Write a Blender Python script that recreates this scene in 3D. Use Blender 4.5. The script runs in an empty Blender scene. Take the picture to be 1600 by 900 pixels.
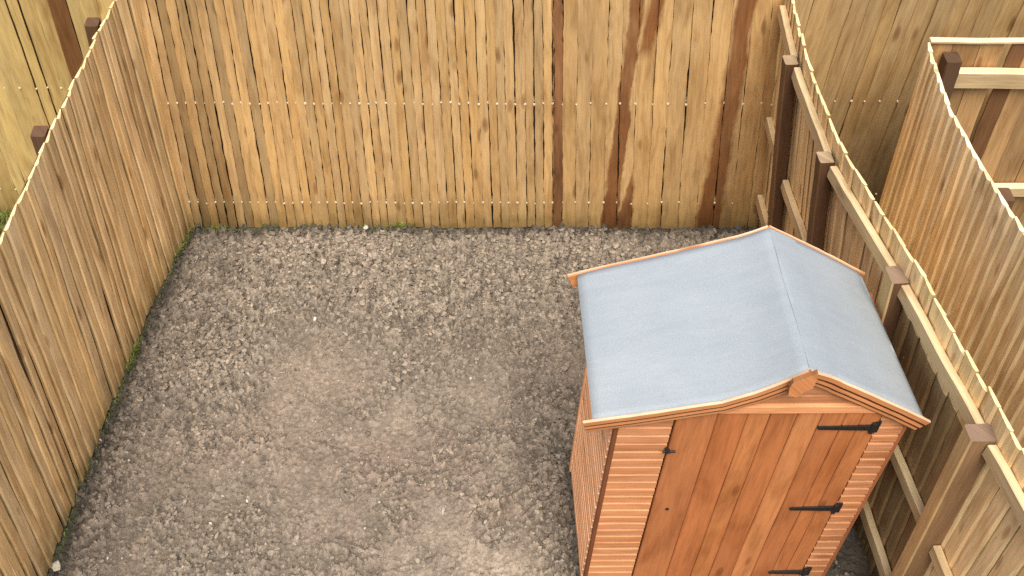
import bpy, math, random
import numpy as np
from mathutils import Vector, Matrix

random.seed(11)
rng = np.random.default_rng(11)
scene = bpy.context.scene
COL = scene.collection

# ------------------------------------------------------------------ materials
class NT:
    def __init__(self, name):
        self.m = bpy.data.materials.new(name)
        self.m.use_nodes = True
        self.t = self.m.node_tree
        self.t.nodes.clear()
        self.out = self.n('ShaderNodeOutputMaterial')
        self.b = self.n('ShaderNodeBsdfPrincipled')
        self.l(self.b.outputs[0], self.out.inputs[0])
    def n(self, kind, **kw):
        nd = self.t.nodes.new(kind)
        for k, v in kw.items():
            setattr(nd, k, v)
        return nd
    def l(self, a, b):
        self.t.links.new(a, b)
    def val(self, sock, v):
        if isinstance(v, bpy.types.NodeSocket):
            self.l(v, sock)
        else:
            sock.default_value = v
    def math(self, op, a, b=0.0, c=None):
        nd = self.n('ShaderNodeMath', operation=op)
        self.val(nd.inputs[0], a); self.val(nd.inputs[1], b)
        if c is not None:
            self.val(nd.inputs[2], c)
        return nd.outputs[0]
    def vmath(self, op, a, b):
        nd = self.n('ShaderNodeVectorMath', operation=op)
        self.val(nd.inputs[0], a); self.val(nd.inputs[1], b)
        return nd.outputs[0]
    def noise(self, vec, scale, detail=3.0, rough=0.55, dist=0.0):
        nd = self.n('ShaderNodeTexNoise')
        self.l(vec, nd.inputs['Vector'])
        nd.inputs['Scale'].default_value = scale
        nd.inputs['Detail'].default_value = detail
        nd.inputs['Roughness'].default_value = rough
        nd.inputs['Distortion'].default_value = dist
        return nd.outputs[0]
    def ramp(self, fac, stops):
        nd = self.n('ShaderNodeValToRGB')
        e = nd.color_ramp.elements
        while len(e) < len(stops):
            e.new(0.5)
        for i, (p, c) in enumerate(stops):
            e[i].position = p
            e[i].color = (c, c, c, 1) if not isinstance(c, tuple) else (*c, 1)
        self.l(fac, nd.inputs[0])
        return nd.outputs[0]
    def mix(self, fac, a, b, mode='MIX'):
        nd = self.n('ShaderNodeMix', data_type='RGBA', blend_type=mode)
        nd.clamp_factor = True
        self.val(nd.inputs[0], fac)
        for s, v in ((nd.inputs[6], a), (nd.inputs[7], b)):
            if isinstance(v, tuple):
                s.default_value = (*v, 1)
            else:
                self.l(v, s)
        return nd.outputs[2]
    def bump(self, h, strength=0.3, dist=0.01):
        nd = self.n('ShaderNodeBump')
        nd.inputs['Strength'].default_value = strength
        nd.inputs['Distance'].default_value = dist
        self.l(h, nd.inputs['Height'])
        self.l(nd.outputs[0], self.b.inputs['Normal'])

def wood_material(name, rough=0.78, grain=1.0, knots=1.0, bump=0.35, base_stain=0.0, blotch=1.0, streaks=()):
    """Per-board colour comes from the mesh; grain, blotches and knots run along each board."""
    s = NT(name)
    at = s.n('ShaderNodeAttribute', attribute_name='grain')
    tn = s.n('ShaderNodeAttribute', attribute_name='tone')
    v = at.outputs['Vector']
    vs = s.vmath('MULTIPLY', v, (1.0, 0.045, 9.0))
    streak = s.noise(vs, 85.0, 4.0, 0.6, 0.6)
    vs2 = s.vmath('MULTIPLY', v, (1.0, 0.11, 5.0))
    streak2 = s.noise(vs2, 26.0, 3.0, 0.6, 1.0)
    vb = s.vmath('MULTIPLY', v, (1.0, 0.28, 3.3))
    blot = s.noise(vb, 7.0, 3.0, 0.6, 0.4)
    c = s.mix(1.0, tn.outputs['Color'], s.ramp(streak, [(0.25, 1.0 - 0.24 * grain), (0.5, 1.0), (0.8, 1.0 + 0.16 * grain)]), 'MULTIPLY')
    c = s.mix(1.0, c, s.ramp(streak2, [(0.28, (1 - .2 * grain, 1 - .26 * grain, 1 - .34 * grain)), (0.5, (1.0, 1.0, 1.0)), (0.75, (1.1, 1.08, 1.02))]), 'MULTIPLY')
    c = s.mix(1.0, c, s.ramp(blot, [(0.28, (1 - .24 * blotch, 1 - .31 * blotch, 1 - .40 * blotch)), (0.5, (1.0, 1.0, 1.0)), (0.74, (1.14, 1.14, 1.12))]), 'MULTIPLY')
    # knots: elongated dark ovals, few per board
    vk = s.vmath('MULTIPLY', v, (10.0, 3.1, 17.0))
    vo = s.n('ShaderNodeTexVoronoi', voronoi_dimensions='3D', feature='F1')
    s.l(vk, vo.inputs['Vector']); vo.inputs['Scale'].default_value = 1.0
    near = s.ramp(vo.outputs['Distance'], [(0.05, 1.0), (0.15, 0.6), (0.21, 0.0)])
    sep = s.n('ShaderNodeSeparateColor'); s.l(vo.outputs['Color'], sep.inputs[0])
    pick = s.math('GREATER_THAN', sep.outputs[0], 0.52)
    k = s.math('MULTIPLY', s.math('MULTIPLY', near, pick), 0.72 * knots)
    c = s.mix(k, c, s.mix(1.0, c, (0.34, 0.22, 0.15), 'MULTIPLY'))
    if base_stain > 0:
        geo = s.n('ShaderNodeNewGeometry')
        sp = s.n('ShaderNodeSeparateXYZ'); s.l(geo.outputs['Position'], sp.inputs[0])
        nz = s.noise(geo.outputs['Position'], 9.0, 3.0)
        zz = s.math('ADD', sp.outputs[2], s.math('MULTIPLY', s.math('SUBTRACT', nz, 0.5), 0.34))
        damp_shade = s.ramp(zz, [(0.0, 1.0), (0.13, 0.5), (0.34, 0.0)])
        c = s.mix(s.math('MULTIPLY', damp_shade, base_stain), c, s.mix(1.0, c, (0.42, 0.42, 0.33), 'MULTIPLY'))
    if streaks:
        # rain and preservative stains: ragged vertical streaks (x at foot, x per metre up, half width, half width per metre up, z from, z to)
        geo = s.n('ShaderNodeNewGeometry')
        sp = s.n('ShaderNodeSeparateXYZ'); s.l(geo.outputs['Position'], sp.inputs[0])
        x, z = sp.outputs[0], sp.outputs[2]
        e1 = s.math('SUBTRACT', s.noise(s.vmath('MULTIPLY', geo.outputs['Position'], (1.0, 1.0, .35)), 22.0, 4.0, 0.65), 0.5)
        e2 = s.math('SUBTRACT', s.noise(s.vmath('MULTIPLY', geo.outputs['Position'], (1.0, 1.0, .5)), 5.0, 2.0, 0.5), 0.5)
        total = None
        for (x0, kx, hw, kw, za, zb, col, soft) in streaks:
            d = s.math('ABSOLUTE', s.math('SUBTRACT', s.math('SUBTRACT', x, x0), s.math('MULTIPLY', z, kx)))
            w = s.math('ADD', s.math('MULTIPLY', z, kw), hw)
            q = s.math('SUBTRACT', w, d)
            q = s.math('ADD', q, s.math('ADD', s.math('MULTIPLY', e1, .05), s.math('MULTIPLY', e2, .06)))
            a = s.math('DIVIDE', q, soft)
            up = s.math('DIVIDE', s.math('SUBTRACT', z, za), .09)
            dn = s.math('DIVIDE', s.math('SUBTRACT', zb, z), .09)
            k2 = s.math('MINIMUM', s.math('MINIMUM', a, up), dn)
            nd = s.n('ShaderNodeClamp'); s.l(k2, nd.inputs[0])
            tintm = s.mix(1.0, c, col, 'MULTIPLY')
            c = s.mix(s.math('MULTIPLY', nd.outputs[0], s.math('ADD', .95, s.math('MULTIPLY', e2, .6))), c, tintm)
    s.l(c, s.b.inputs['Base Color'])
    s.b.inputs['Roughness'].default_value = rough
    s.b.inputs['Specular IOR Level'].default_value = 0.25
    h = s.math('ADD', streak, s.math('MULTIPLY', streak2, 1.2))
    s.bump(h, bump, 0.004)
    return s.m

def felt_material():
    s = NT('roofing_felt')
    tc = s.n('ShaderNodeTexCoord')
    o = tc.outputs['Object']
    fine = s.noise(o, 420.0, 2.0, 0.7)
    mid = s.noise(s.vmath('MULTIPLY', o, (1.0, 5.0, 1.0)), 5.0, 4.0, 0.6)
    big = s.noise(o, 2.2, 3.0, 0.6)
    c = s.ramp(mid, [(0.25, (0.300, 0.330, 0.352)), (0.5, (0.314, 0.345, 0.368)), (0.8, (0.330, 0.362, 0.386))])
    c = s.mix(1.0, c, s.ramp(fine, [(0.3, 0.74), (0.5, 1.0), (0.72, 1.24)]), 'MULTIPLY')
    c = s.mix(1.0, c, s.ramp(big, [(0.3, (0.90, .92, .93)), (0.7, (1.05, 1.04, 1.03))]), 'MULTIPLY')
    s.l(c, s.b.inputs['Base Color'])
    s.b.inputs['Roughness'].default_value = 0.9
    s.b.inputs['Specular IOR Level'].default_value = 0.2
    wr = s.noise(s.vmath('MULTIPLY', o, (0.5, 3.0, 1.0)), 6.0, 3.0)
    s.bump(s.math('ADD', s.math('MULTIPLY', fine, 0.14), wr), 0.14, 0.012)
    return s.m

def soil_material():
    s = NT('bare_soil')
    at = s.n('ShaderNodeAttribute', attribute_name='tone')
    geo = s.n('ShaderNodeNewGeometry')
    p = geo.outputs['Position']
    f1 = s.noise(p, 190.0, 4.0, 0.7)
    f2 = s.noise(p, 46.0, 4.0, 0.65)
    c = s.mix(1.0, at.outputs['Color'], s.ramp(f1, [(0.28, 0.66), (0.5, 1.0), (0.75, 1.38)]), 'MULTIPLY')
    c = s.mix(1.0, c, s.ramp(f2, [(0.3, (0.82, .83, .84)), (0.5, (1.0, 1.0, 1.0)), (0.75, (1.18, 1.15, 1.1))]), 'MULTIPLY')
    s.l(c, s.b.inputs['Base Color'])
    s.b.inputs['Roughness'].default_value = 0.95
    s.b.inputs['Specular IOR Level'].default_value = 0.1
    s.bump(s.math('ADD', f1, s.math('MULTIPLY', f2, 1.6)), 0.6, 0.008)
    return s.m

def plain_material(name, color, rough=0.6, var=0.15, scale=60.0, metallic=0.0, bump=0.1):
    s = NT(name)
    tc = s.n('ShaderNodeTexCoord')
    f = s.noise(tc.outputs['Object'], scale, 4.0, 0.6)
    c = s.mix(1.0, tuple(color), s.ramp(f, [(0.3, 1 - var), (0.5, 1.0), (0.75, 1 + var)]), 'MULTIPLY')
    s.l(c, s.b.inputs['Base Color'])
    s.b.inputs['Roughness'].default_value = rough
    s.b.inputs['Metallic'].default_value = metallic
    s.bump(f, bump, 0.004)
    return s.m

def tone_material(name, rough=0.9):
    s = NT(name)
    at = s.n('ShaderNodeAttribute', attribute_name='tone')
    tc = s.n('ShaderNodeTexCoord')
    f = s.noise(tc.outputs['Object'], 150.0, 3.0, 0.6)
    c = s.mix(1.0, at.outputs['Color'], s.ramp(f, [(0.3, 0.75), (0.5, 1.0), (0.75, 1.25)]), 'MULTIPLY')
    s.l(c, s.b.inputs['Base Color'])
    s.b.inputs['Roughness'].default_value = rough
    s.b.inputs['Specular IOR Level'].default_value = 0.2
    s.bump(f, 0.3, 0.004)
    return s.m

M_FENCE = wood_material('treated_softwood', base_stain=0.8)
M_FENCE_STAIN = wood_material('stained_softwood', base_stain=0.8, streaks=(
    (1.058, -.022, .056, -.006, -1, 3, (.40, .245, .18), .012),
    (1.150, .0, .056, -.085, -1, .50, (.38, .24, .18), .014),
    (1.020, .060, .030, .014, 1.30, 3, (.44, .28, .21), .026),
    (1.690, -.058, .088, -.016, -1, 3, (.42, .275, .21), .028),
    (1.330, -.03, -.010, .004, -1, 3, (.80, .72, .64), .05),
    (1.500, -.05, .012, -.004, .1, 1.5, (.78, .70, .62), .06),
    (0.560, -.03, -.012, .006, -1, 3, (.78, .70, .62), .05)))
M_FENCE_SHADE = wood_material('weathered_softwood', base_stain=0.9, blotch=1.25)
M_POST = wood_material('brown_stained_post', knots=0.6, grain=0.8)
M_RAIL = wood_material('pale_sawn_timber', knots=0.6, grain=0.7, blotch=0.7)
M_CLAD = wood_material('stained_cladding', rough=0.65, knots=0.9, grain=0.8, bump=0.2, blotch=0.8)
M_DOOR = wood_material('stained_door_boards', rough=0.6, knots=1.0, grain=0.8, bump=0.2, blotch=1.15)
M_FELT = felt_material()
M_SOIL = soil_material()
M_IRON = plain_material('black_iron', (0.012, 0.011, 0.011), 0.45, 0.3, 90.0)
M_RAIL_DOT = plain_material('sunlit_rail_dot', (0.78, 0.69, 0.50), 0.6, 0.1)
M_GRASS = tone_material('grass_blade', 0.6)
M_STONE = tone_material('pale_stone', 0.85)

# ------------------------------------------------------------------ mesh builder
class MB:
    def __init__(self):
        self.v = []; self.g = []; self.f = []; self.t = []; self.mi = []
    def add(self, verts, grain, faces, tones, mat=0):
        o = len(self.v)
        self.v += [tuple(p) for p in verts]
        self.g += [tuple(p) for p in grain]
        for i, fc in enumerate(faces):
            self.f.append(tuple(o + k for k in fc))
            self.t.append(tones[i] if isinstance(tones, list) else tones)
            self.mi.append(mat)
    def build(self, name, mats, parent=None, smooth=False):
        me = bpy.data.meshes.new(name)
        org = Vector((0, 0, 0))
        if parent is not None:
            org = world_loc(parent)
        me.from_pydata([(p[0] - org.x, p[1] - org.y, p[2] - org.z) for p in self.v], [], self.f)
        a = me.attributes.new('grain', 'FLOAT_VECTOR', 'POINT')
        a.data.foreach_set('vector', np.array(self.g, dtype=np.float32).ravel())
        c = me.attributes.new('tone', 'FLOAT_COLOR', 'CORNER')
        cols = []
        for fc, t in zip(self.f, self.t):
            cols += [(t[0], t[1], t[2], 1.0)] * len(fc)
        c.data.foreach_set('color', np.array(cols, dtype=np.float32).ravel())
        for m in (mats if isinstance(mats, (list, tuple)) else [mats]):
            me.materials.append(m)
        me.polygons.foreach_set('material_index', np.array(self.mi, dtype=np.int32))
        me.polygons.foreach_set('use_smooth', np.full(len(self.f), smooth))
        me.update()
        o = bpy.data.objects.new(name, me)
        COL.objects.link(o)
        if parent is not None:
            o.parent = parent
        return o

def world_loc(o):
    p = Vector((0, 0, 0))
    while o is not None:
        p = p + o.location
        o = o.parent
    return p

def thing(name, label, cat, loc, group=None):
    o = bpy.data.objects.new(name, None)
    o.empty_display_size = 0.2
    COL.objects.link(o)
    o.location = loc
    o['label'] = label; o['category'] = cat
    if group:
        o['group'] = group
    return o

def jit(c, a=0.08, hue=0.05):
    k = 1 + random.uniform(-a, a); h = random.uniform(-hue, hue)
    return (c[0] * k * (1 + h * .4), c[1] * k, c[2] * k * (1 - h))

def mul(c, k):
    return (c[0] * k, c[1] * k, c[2] * k)

def prism(mb, path, section, side, up, tone, capt=None, mat=0, gid=None):
    """Sweep a closed section [(a, b)] along path points; a goes along side, b along up."""
    gid = random.uniform(0, 50) if gid is None else gid
    n = len(section); V = []; G = []; L = 0.0
    off = random.uniform(0, 9)
    for i, p in enumerate(path):
        if i:
            L += (Vector(p) - Vector(path[i - 1])).length
        sd = side[i] if isinstance(side, list) else side
        u = up[i] if isinstance(up, list) else up
        for (a, b) in section:
            V.append(Vector(p) + sd * a + u * b)
            G.append((a + b * 0.9 + off, L + off, gid))
    F = []
    for i in range(len(path) - 1):
        for k in range(n):
            k2 = (k + 1) % n
            F.append((i * n + k, i * n + k2, (i + 1) * n + k2, (i + 1) * n + k))
    T = [tone] * len(F) if not isinstance(tone, list) else [tone[j % n] for j in range(len(F))]
    F.append(tuple(range(n - 1, -1, -1))); F.append(tuple((len(path) - 1) * n + k for k in range(n)))
    ct = capt or (tone if not isinstance(tone, list) else tone[0])
    T += [ct, ct]
    mb.add(V, G, F, T, mat)

def rect(w, h, b=0.004, x0=None, y0=None):
    x0 = -w / 2 if x0 is None else x0
    y0 = -h / 2 if y0 is None else y0
    x1, y1 = x0 + w, y0 + h
    return [(x0 + b, y0), (x1 - b, y0), (x1, y0 + b), (x1, y1 - b), (x1 - b, y1), (x0 + b, y1), (x0, y1 - b), (x0, y0 + b)]

def wobble_path(p0, p1, n, amp, axes):
    p0, p1 = Vector(p0), Vector(p1)
    out = []
    ph = [random.uniform(0, 6.28) for _ in range(4)]
    for i in range(n + 1):
        t = i / n
        p = p0.lerp(p1, t)
        for j, ax in enumerate(axes):
            p = p + ax * amp * (math.sin(t * 5.1 + ph[j]) * .6 + math.sin(t * 13.7 + ph[j + 2]) * .25 + random.uniform(-.2, .2))
        out.append(p)
    return out

# ------------------------------------------------------------------ fence surfaces
def polyline(pts):
    P = [Vector(p) for p in pts]
    L = [0.0]
    for a, b in zip(P, P[1:]):
        L.append(L[-1] + (b - a).length)
    def at(s):
        s = max(0.0, min(L[-1], s))
        for i in range(len(P) - 1):
            if s <= L[i + 1] or i == len(P) - 2:
                return P[i].lerp(P[i + 1], (s - L[i]) / (L[i + 1] - L[i]))
    return at, L[-1]

class Surface:
    """The leaning plane a fence is nailed to: s in metres along its foot, t from foot to top."""
    def __init__(self, foot, top, flip=False):
        self.a, self.L = polyline(foot)
        self.b, self.LT = polyline(top)
        self.flip = flip
    def p(self, s, t):
        return self.a(s).lerp(self.b(s / self.L * self.LT), t)
    def n(self, s):
        d = self.a(min(self.L, s + .02)) - self.a(max(0, s - .02))
        v = Vector((d.y, -d.x, 0)).normalized()
        return -v if self.flip else v
    def at_z(self, s, z):
        z0 = self.p(s, 0).z; z1 = self.p(s, 1).z
        return self.p(s, (z - z0) / (z1 - z0))

def board(mb, S, s0, s1, off, thL, thR, tone, nseg=14, wob=0.003, bow=0.003, t0=0.0, t1=1.0, capk=1.35, warp=0.0, edge=1.0, jag=0.0, lip=1.0, fn=None, s0t=None, s1t=None, ragged=None):
    H = (S.p(s0, 1) - S.p(s0, 0)).length
    gid = random.uniform(0, 60); gx = random.uniform(0, 5); gy = random.uniform(0, 9)
    V = []; G = []
    ph = [random.uniform(0, 6.28) for _ in range(6)]
    tilt = random.uniform(-warp, warp)
    b = 0.18
    for i in range(nseg + 1):
        u = i / nseg
        t = t0 + (t1 - t0) * u
        wl = wob * (math.sin(u * 6 + ph[0]) + .6 * math.sin(u * 17 + ph[1]) + random.uniform(-.8, .8))
        wr = wob * (math.sin(u * 6 + ph[0] + .6) + .6 * math.sin(u * 15 + ph[2]) + random.uniform(-.8, .8))
        if jag:
            wl += random.uniform(-jag, jag); wr += random.uniform(-jag, jag)
        if ragged:
            wl += ragged * random.choice((-1, 0, 0, 1)); wr += ragged * random.choice((-1, 0, 0, 1))
        bo = bow * (math.sin(u * 4 + ph[3]) + .4 * math.sin(u * 11 + ph[4]))
        sa = (s0 if s0t is None else s0 + (s0t - s0) * t) + wl
        sb = (s1 if s1t is None else s1 + (s1t - s1) * t) + wr
        nn = S.n((s0 + s1) / 2)
        A = S.p(sa, t); B = S.p(sb, t)
        w = (B - A)
        dz = 0.0
        sec = [(0, 0), (1, 0), (1, thR * .75), (1 - b, thR), (b, thL), (0, thL * .75)]
        for (x, d) in sec:
            V.append(A + w * x + nn * (off + d + bo + tilt * (x - .5)))
            G.append((gx + x * w.length, gy + t * H, gid))
    F = []; n = 6
    for i in range(nseg):
        for k in range(n):
            k2 = (k + 1) % n
            F.append((i * n + k, i * n + k2, (i + 1) * n + k2, (i + 1) * n + k))
    te = mul(tone, edge)  # crease shade painted on the side faces
    tl = mul(tone, lip)  # bevel painted paler, as if catching light
    T = [te if k in (1, 5) else tl if k == 2 else tone for i in range(nseg) for k in range(n)]
    if fn:
        T = [fn(T[j], (j // n + .5) / nseg) for j in range(len(T))]
    F.append((5, 4, 3, 2, 1, 0)); T.append(mul(tone, .5))
    F.append(tuple(nseg * n + k for k in range(6))); T.append((min(.9, tone[0] * capk), min(.78, tone[1] * capk * 1.04), min(.6, tone[2] * capk * 1.12)))
    mb.add(V, G, F, T)

def rail(parent, S, s0, s1, z, off, w, h, tone, top_tone=None, n=8, mat=None, wob=0.004, name='rail'):
    mb = MB()
    path = []; sides = []
    for i in range(n + 1):
        s = s0 + (s1 - s0) * i / n
        nn = S.n(s)
        path.append(S.at_z(s, z) + nn * off + Vector((0, 0, random.uniform(-wob, wob))))
        sides.append(nn)
    sec = rect(w, h, .004, 0, -h / 2)
    tt = top_tone or tone  # top face painted paler, as if sunlit
    tones = [tone, tone, tone, tt, tt, tt, tone, tone]
    prism(mb, path, sec, sides, Vector((0, 0, 1)), tones, capt=mul(tt, 1.05))
    return mb.build(name, mat or M_RAIL, parent)

def post(parent, foot, top, side, fw, w, d, tone, left_tone=None, top_tone=None, name='post', label=None):
    mb = MB()
    path = wobble_path(foot, top, 10, 0.003, [side, fw])
    path[-1] = Vector(top)
    lt = left_tone or tone
    sec = rect(w, d, .006)
    tones = [tone, tone, tone, tone, tone, lt, lt, lt]
    prism(mb, path, sec, side, fw, tones, capt=top_tone or tone)
    o = mb.build(name, M_POST, parent)
    if label:
        o['label'] = label
    return o

def rail_dot_row(mb, S, ss, z, off, r=0.006):  # pale discs added for sunlit rail glimpsed through the gaps
    for s in ss:
        nn = S.n(s)
        c = S.at_z(s, z + random.uniform(-.008, .008)) + nn * off
        tx = Vector((-nn.y, nn.x, 0)); up = Vector((0, 0, 1))
        rr = r * random.uniform(.65, 1.2)
        V = [c + (tx * math.cos(a) + up * math.sin(a)) * rr for a in [k * math.pi / 4 for k in range(8)]]
        V += [v + nn * 0.005 for v in V]
        F = [tuple(range(8, 16))] + [(k, (k + 1) % 8, 8 + (k + 1) % 8, 8 + k) for k in range(8)]
        mb.add(V, [(0, 0, 0)] * 16, F, (.8, .75, .6), 1)

YB = 4.93                                  # the line of the rear fence
TAN = (0.50, 0.318, 0.132)
TAN_BACK = (0.575, 0.368, 0.160)
BROWN = (0.17, 0.068, 0.024)
POSTC = (0.135, 0.070, 0.036)
PALE = (0.66, 0.49, 0.27)

# ------------------------------------------------------------------ rear fence of the garden
XL0, XR0, XL1, XR1 = -1.66, 2.01, -1.62, 1.745
SB = Surface([(XL0, YB, -.01), (XR0, YB, -.01)], [(XL1, YB, 2.06), (XR1, YB, 2.06)])
fence_back = thing('fence', 'tall tan slatted fence behind the bare soil, with dark brown boards at one end', 'fence', (0.2, YB, 0))
mb = MB()
s = 0.012
edges = []
L = SB.L
def top_of(s):
    return s
while s < 2.36:
    w = random.uniform(0.048, 0.058)
    tone = jit(TAN_BACK, .13, .09)
    x = s / 2.36
    if s < 0.40 and random.random() < .6:
        tone = mul(tone, random.uniform(.55, .85))
    if random.random() < .12:
        tone = mul(tone, .72)
    g = random.choice([.0015, .0025, .0035, .0045, .006])
    board(mb, SB, s, s + w - g, random.uniform(-.002, .003), .013, .011, tone, nseg=44, wob=.0016, bow=.003, t0=random.uniform(0, .006), warp=.006, jag=.0022)
    edges.append(s + w - g / 2)
    s += w
# wider boards toward the right-hand end
wide = []
dark_spans = []
while s < L - .02:
    w, dark = random.uniform(.078, .112), False
    for (da, dw) in ((2.372, .056),):
        if abs(s - da) < .004:
            w, dark = dw, True
        elif s < da < s + w + .03:
            w = da - s
    w = min(w, L - .005 - s)
    if dark:
        dark_spans.append((s, s + w))
    else:
        tone = jit(TAN_BACK, .10, .06)
        fa, fb, fc = random.uniform(0, 6), random.uniform(3, 7), random.uniform(0, .16)
        fn = lambda t, u, a=fa, b=fb, c=fc: (t[0] * (1 - c * .8 * (.5 + .5 * math.sin(b * u + a))), t[1] * (1 - c * (.5 + .5 * math.sin(b * u + a))), t[2] * (1 - 1.15 * c * (.5 + .5 * math.sin(b * u + a))))
        g = random.choice([.001, .001, .002, .004])
        board(mb, SB, s, s + w - g, random.uniform(-.002, .002), .013, .009, tone, nseg=44, wob=.0022, bow=.004, warp=.006, jag=.002, fn=fn)
        # a brown smear of stain running over part of the board: a thin sliver of darker timber between boards
    edges.append(s + w - .003)
    s += w
nz = MB()
rail_dot_row(mb, SB, edges, 0.215, .0074)
rail_dot_row(mb, SB, edges, 1.005, .0074)
mb.build('board_panel', [M_FENCE_STAIN, M_RAIL_DOT], fence_back)
mk = MB(); s = .01  # unseen dark boards added behind to keep light out of the gaps
while s < L - .02:
    w = min(.11, L - .01 - s)
    board(mk, SB, s, s + w + .004, -.062 - .012 * (int(s * 100) % 2), .009, .009, jit((.20, .125, .055), .15), nseg=3, wob=0, bow=0)
    s += w
mk.build('light_blocking_boards', M_FENCE_SHADE, fence_back)
for i, (a, b) in enumerate(dark_spans):
    m2 = MB()
    ph_ = random.uniform(0, 6)
    board(m2, SB, a, b - .001, .002, .014, .012, jit((.215, .100, .040), .06), nseg=60, wob=.004, bow=.004, ragged=.0028, capk=1.0,
          fn=lambda t, u: mul(t, 1.12 + .32 * math.sin(u * 7 + ph_) * math.sin(u * 3.1 + 2 * ph_)))
    o = m2.build('dark_board', M_FENCE, fence_back)
    o['label'] = 'narrow dark brown board'
for z in (0.20, 0.99, 1.80):
    rail(fence_back, SB, 0.03, L - .03, z, -.048, .042, .05, (.40, .27, .12), PALE)
for x in (0.05, 1.2, 2.4, 3.5):
    f = SB.p(min(x, L - .1), 0) + Vector((0, .10, 0)); tp = SB.p(min(x, L - .1), .97) + Vector((0, .10, 0))
    post(fence_back, f, tp, Vector((1, 0, 0)), Vector((0, 1, 0)), .09, .09, POSTC)

# ------------------------------------------------------------------ fence on the left side
foot = [(-1.585, YB, 0), (-1.73, 4.2, 0), (-1.85, 3.33, 0), (-1.94, 2.55, 0), (-2.03, 1.5, 0)]
top = [(-1.575, YB, 1.76), (-1.655, 4.80, 1.76), (-1.695, 4.47, 1.755), (-1.76, 3.8, 1.745), (-1.81, 3.19, 1.74), (-1.865, 2.5, 1.74), (-1.93, 1.5, 1.74)]
SL = Surface(foot, top, flip=True)
fence_left = thing('fence', 'plain brown closeboard side fence without posts or rails showing, left of the soil', 'fence', (-1.85, 3.2, 0))
mb = MB()
s = 0.0
LEFTC = (0.93, 0.635, 0.30)
while s < SL.L - .02:
    w = min(random.uniform(.050, .088), SL.L - s)
    tone = jit(LEFTC, .12, .07)
    if s < .25:
        tone = mul(tone, .8)
    board(mb, SL, s + .001, s + w + random.choice([.006, .001, -.003, -.006]), random.choice([0, .002, .004]), .0075, .0145, tone, nseg=18, wob=.0026, bow=.004,
          t0=random.uniform(0, .008), t1=1 + random.uniform(-.0035, .0035), capk=1.05, warp=.007, edge=.42)
    s += w
mb.build('board_panel', M_FENCE, fence_left)
mk = MB(); s = 0  # layer added behind the boards to stop light leaking through
while s < SL.L - .02:
    w = min(.12, SL.L - s)
    board(mk, SL, s, s + w + .003, -.016 - .008 * (int(s * 100) % 2), .006, .006, jit((.16, .10, .045), .15), nseg=3, wob=0, bow=0, t1=.985)
    s += w
mk.build('light_blocking_boards', M_FENCE_SHADE, fence_left)
for z in (.3, .95, 1.55):
    rail(fence_left, SL, .05, SL.L - .05, z, -.072, .045, .08, (.42, .28, .13))
for q in ((4.64, -1.728), (3.825, -1.797), (3.0, -1.86), (2.1, -1.93)):
    y, x = q
    fx = x - .03
    post(fence_left, (fx - .03, y + .02, 0), (x, y, 1.752), Vector((1, 0, 0)), Vector((0, 1, 0)), .066, .075, (.12, .062, .032), top_tone=(.13, .07, .038))

# ------------------------------------------------------------------ fence on the right side (posts and rails toward the garden)
foot = [(2.00, YB, 0), (2.02, 4.3, 0), (2.06, 3.6, 0), (2.10, 2.95, 0), (2.12, 2.2, 0), (2.14, 1.4, 0)]
top = [(1.775, YB, 1.80), (1.732, 4.34, 1.80), (1.75, 3.65, 1.80), (1.885, 2.96, 1.80), (1.985, 2.28, 1.80), (2.12, 1.4, 1.80)]
SR = Surface(foot, top)                    # normal to -X: the garden side
if SR.n(1.0).x > 0:
    SR.flip = True
fence_right = thing('fence', 'pale tan side fence behind the shed with dark posts and pale rails facing the soil', 'fence', (2.05, 3.0, 0))
mb = MB()
RIGHTC = (0.88, 0.615, 0.30)
s = 0.0
while s < SR.L - .02:
    w = min(random.uniform(.075, .098), SR.L - s)
    tone = jit(RIGHTC, .11, .06)
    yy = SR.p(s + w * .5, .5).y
    damp_shade = .40 if 2.32 < yy < 3.02 else 1.0                        # shed shade painted as browner boards in the narrow gap beside it
    fnr = lambda t, u, k=damp_shade: (t[0] * (k if u < .86 else 1), t[1] * (k * (.92 if k < 1 else 1) if u < .86 else 1), t[2] * (k * (.85 if k < 1 else 1) if u < .86 else 1))
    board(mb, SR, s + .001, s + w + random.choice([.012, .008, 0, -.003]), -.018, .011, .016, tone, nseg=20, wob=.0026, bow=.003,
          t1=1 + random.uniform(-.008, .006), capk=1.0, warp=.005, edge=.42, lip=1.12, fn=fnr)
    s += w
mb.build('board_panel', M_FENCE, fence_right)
RT = (.46, .33, .17)
# the posts stand against the garden side of the boards
post_at = [(4.42, 1.762), (3.72, 1.722), (3.015, 1.857), (2.25, 1.953)]
def s_of_y(S, y):
    lo, hi = 0.0, S.L
    for _ in range(40):
        m = (lo + hi) / 2
        if S.p(m, .9).y > y: lo = m
        else: hi = m
    return (lo + hi) / 2
for i, (y, x) in enumerate(post_at + [(1.5, 2.03)]):
    ss = s_of_y(SR, y)
    nn = SR.n(ss); tang = Vector((-nn.y, nn.x, 0))
    if tang.y < 0: tang = -tang
    P1 = SR.at_z(ss, 1.70) + nn * .042
    P0 = SR.at_z(ss, -.01) + nn * .042
    if i == 2:
        P1 = SR.at_z(ss, 1.70) + nn * .030; P0 = SR.at_z(ss, -.01) + nn * .030
    wide_ = (.072, .072, .078, .108, .1)[i]
    post(fence_right, P0, P1, -nn, tang, wide_ * .9, .075 if i != 2 else .095, (.115, .058, .028) if i < 3 else (.25, .145, .072), left_tone=(.55, .36, .16) if i in (2, 3) else (.20, .11, .05),  # left_tone paints the side face as sunlit
         top_tone=(.24, .16, .11) if i > 1 else (.38, .28, .18))
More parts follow.
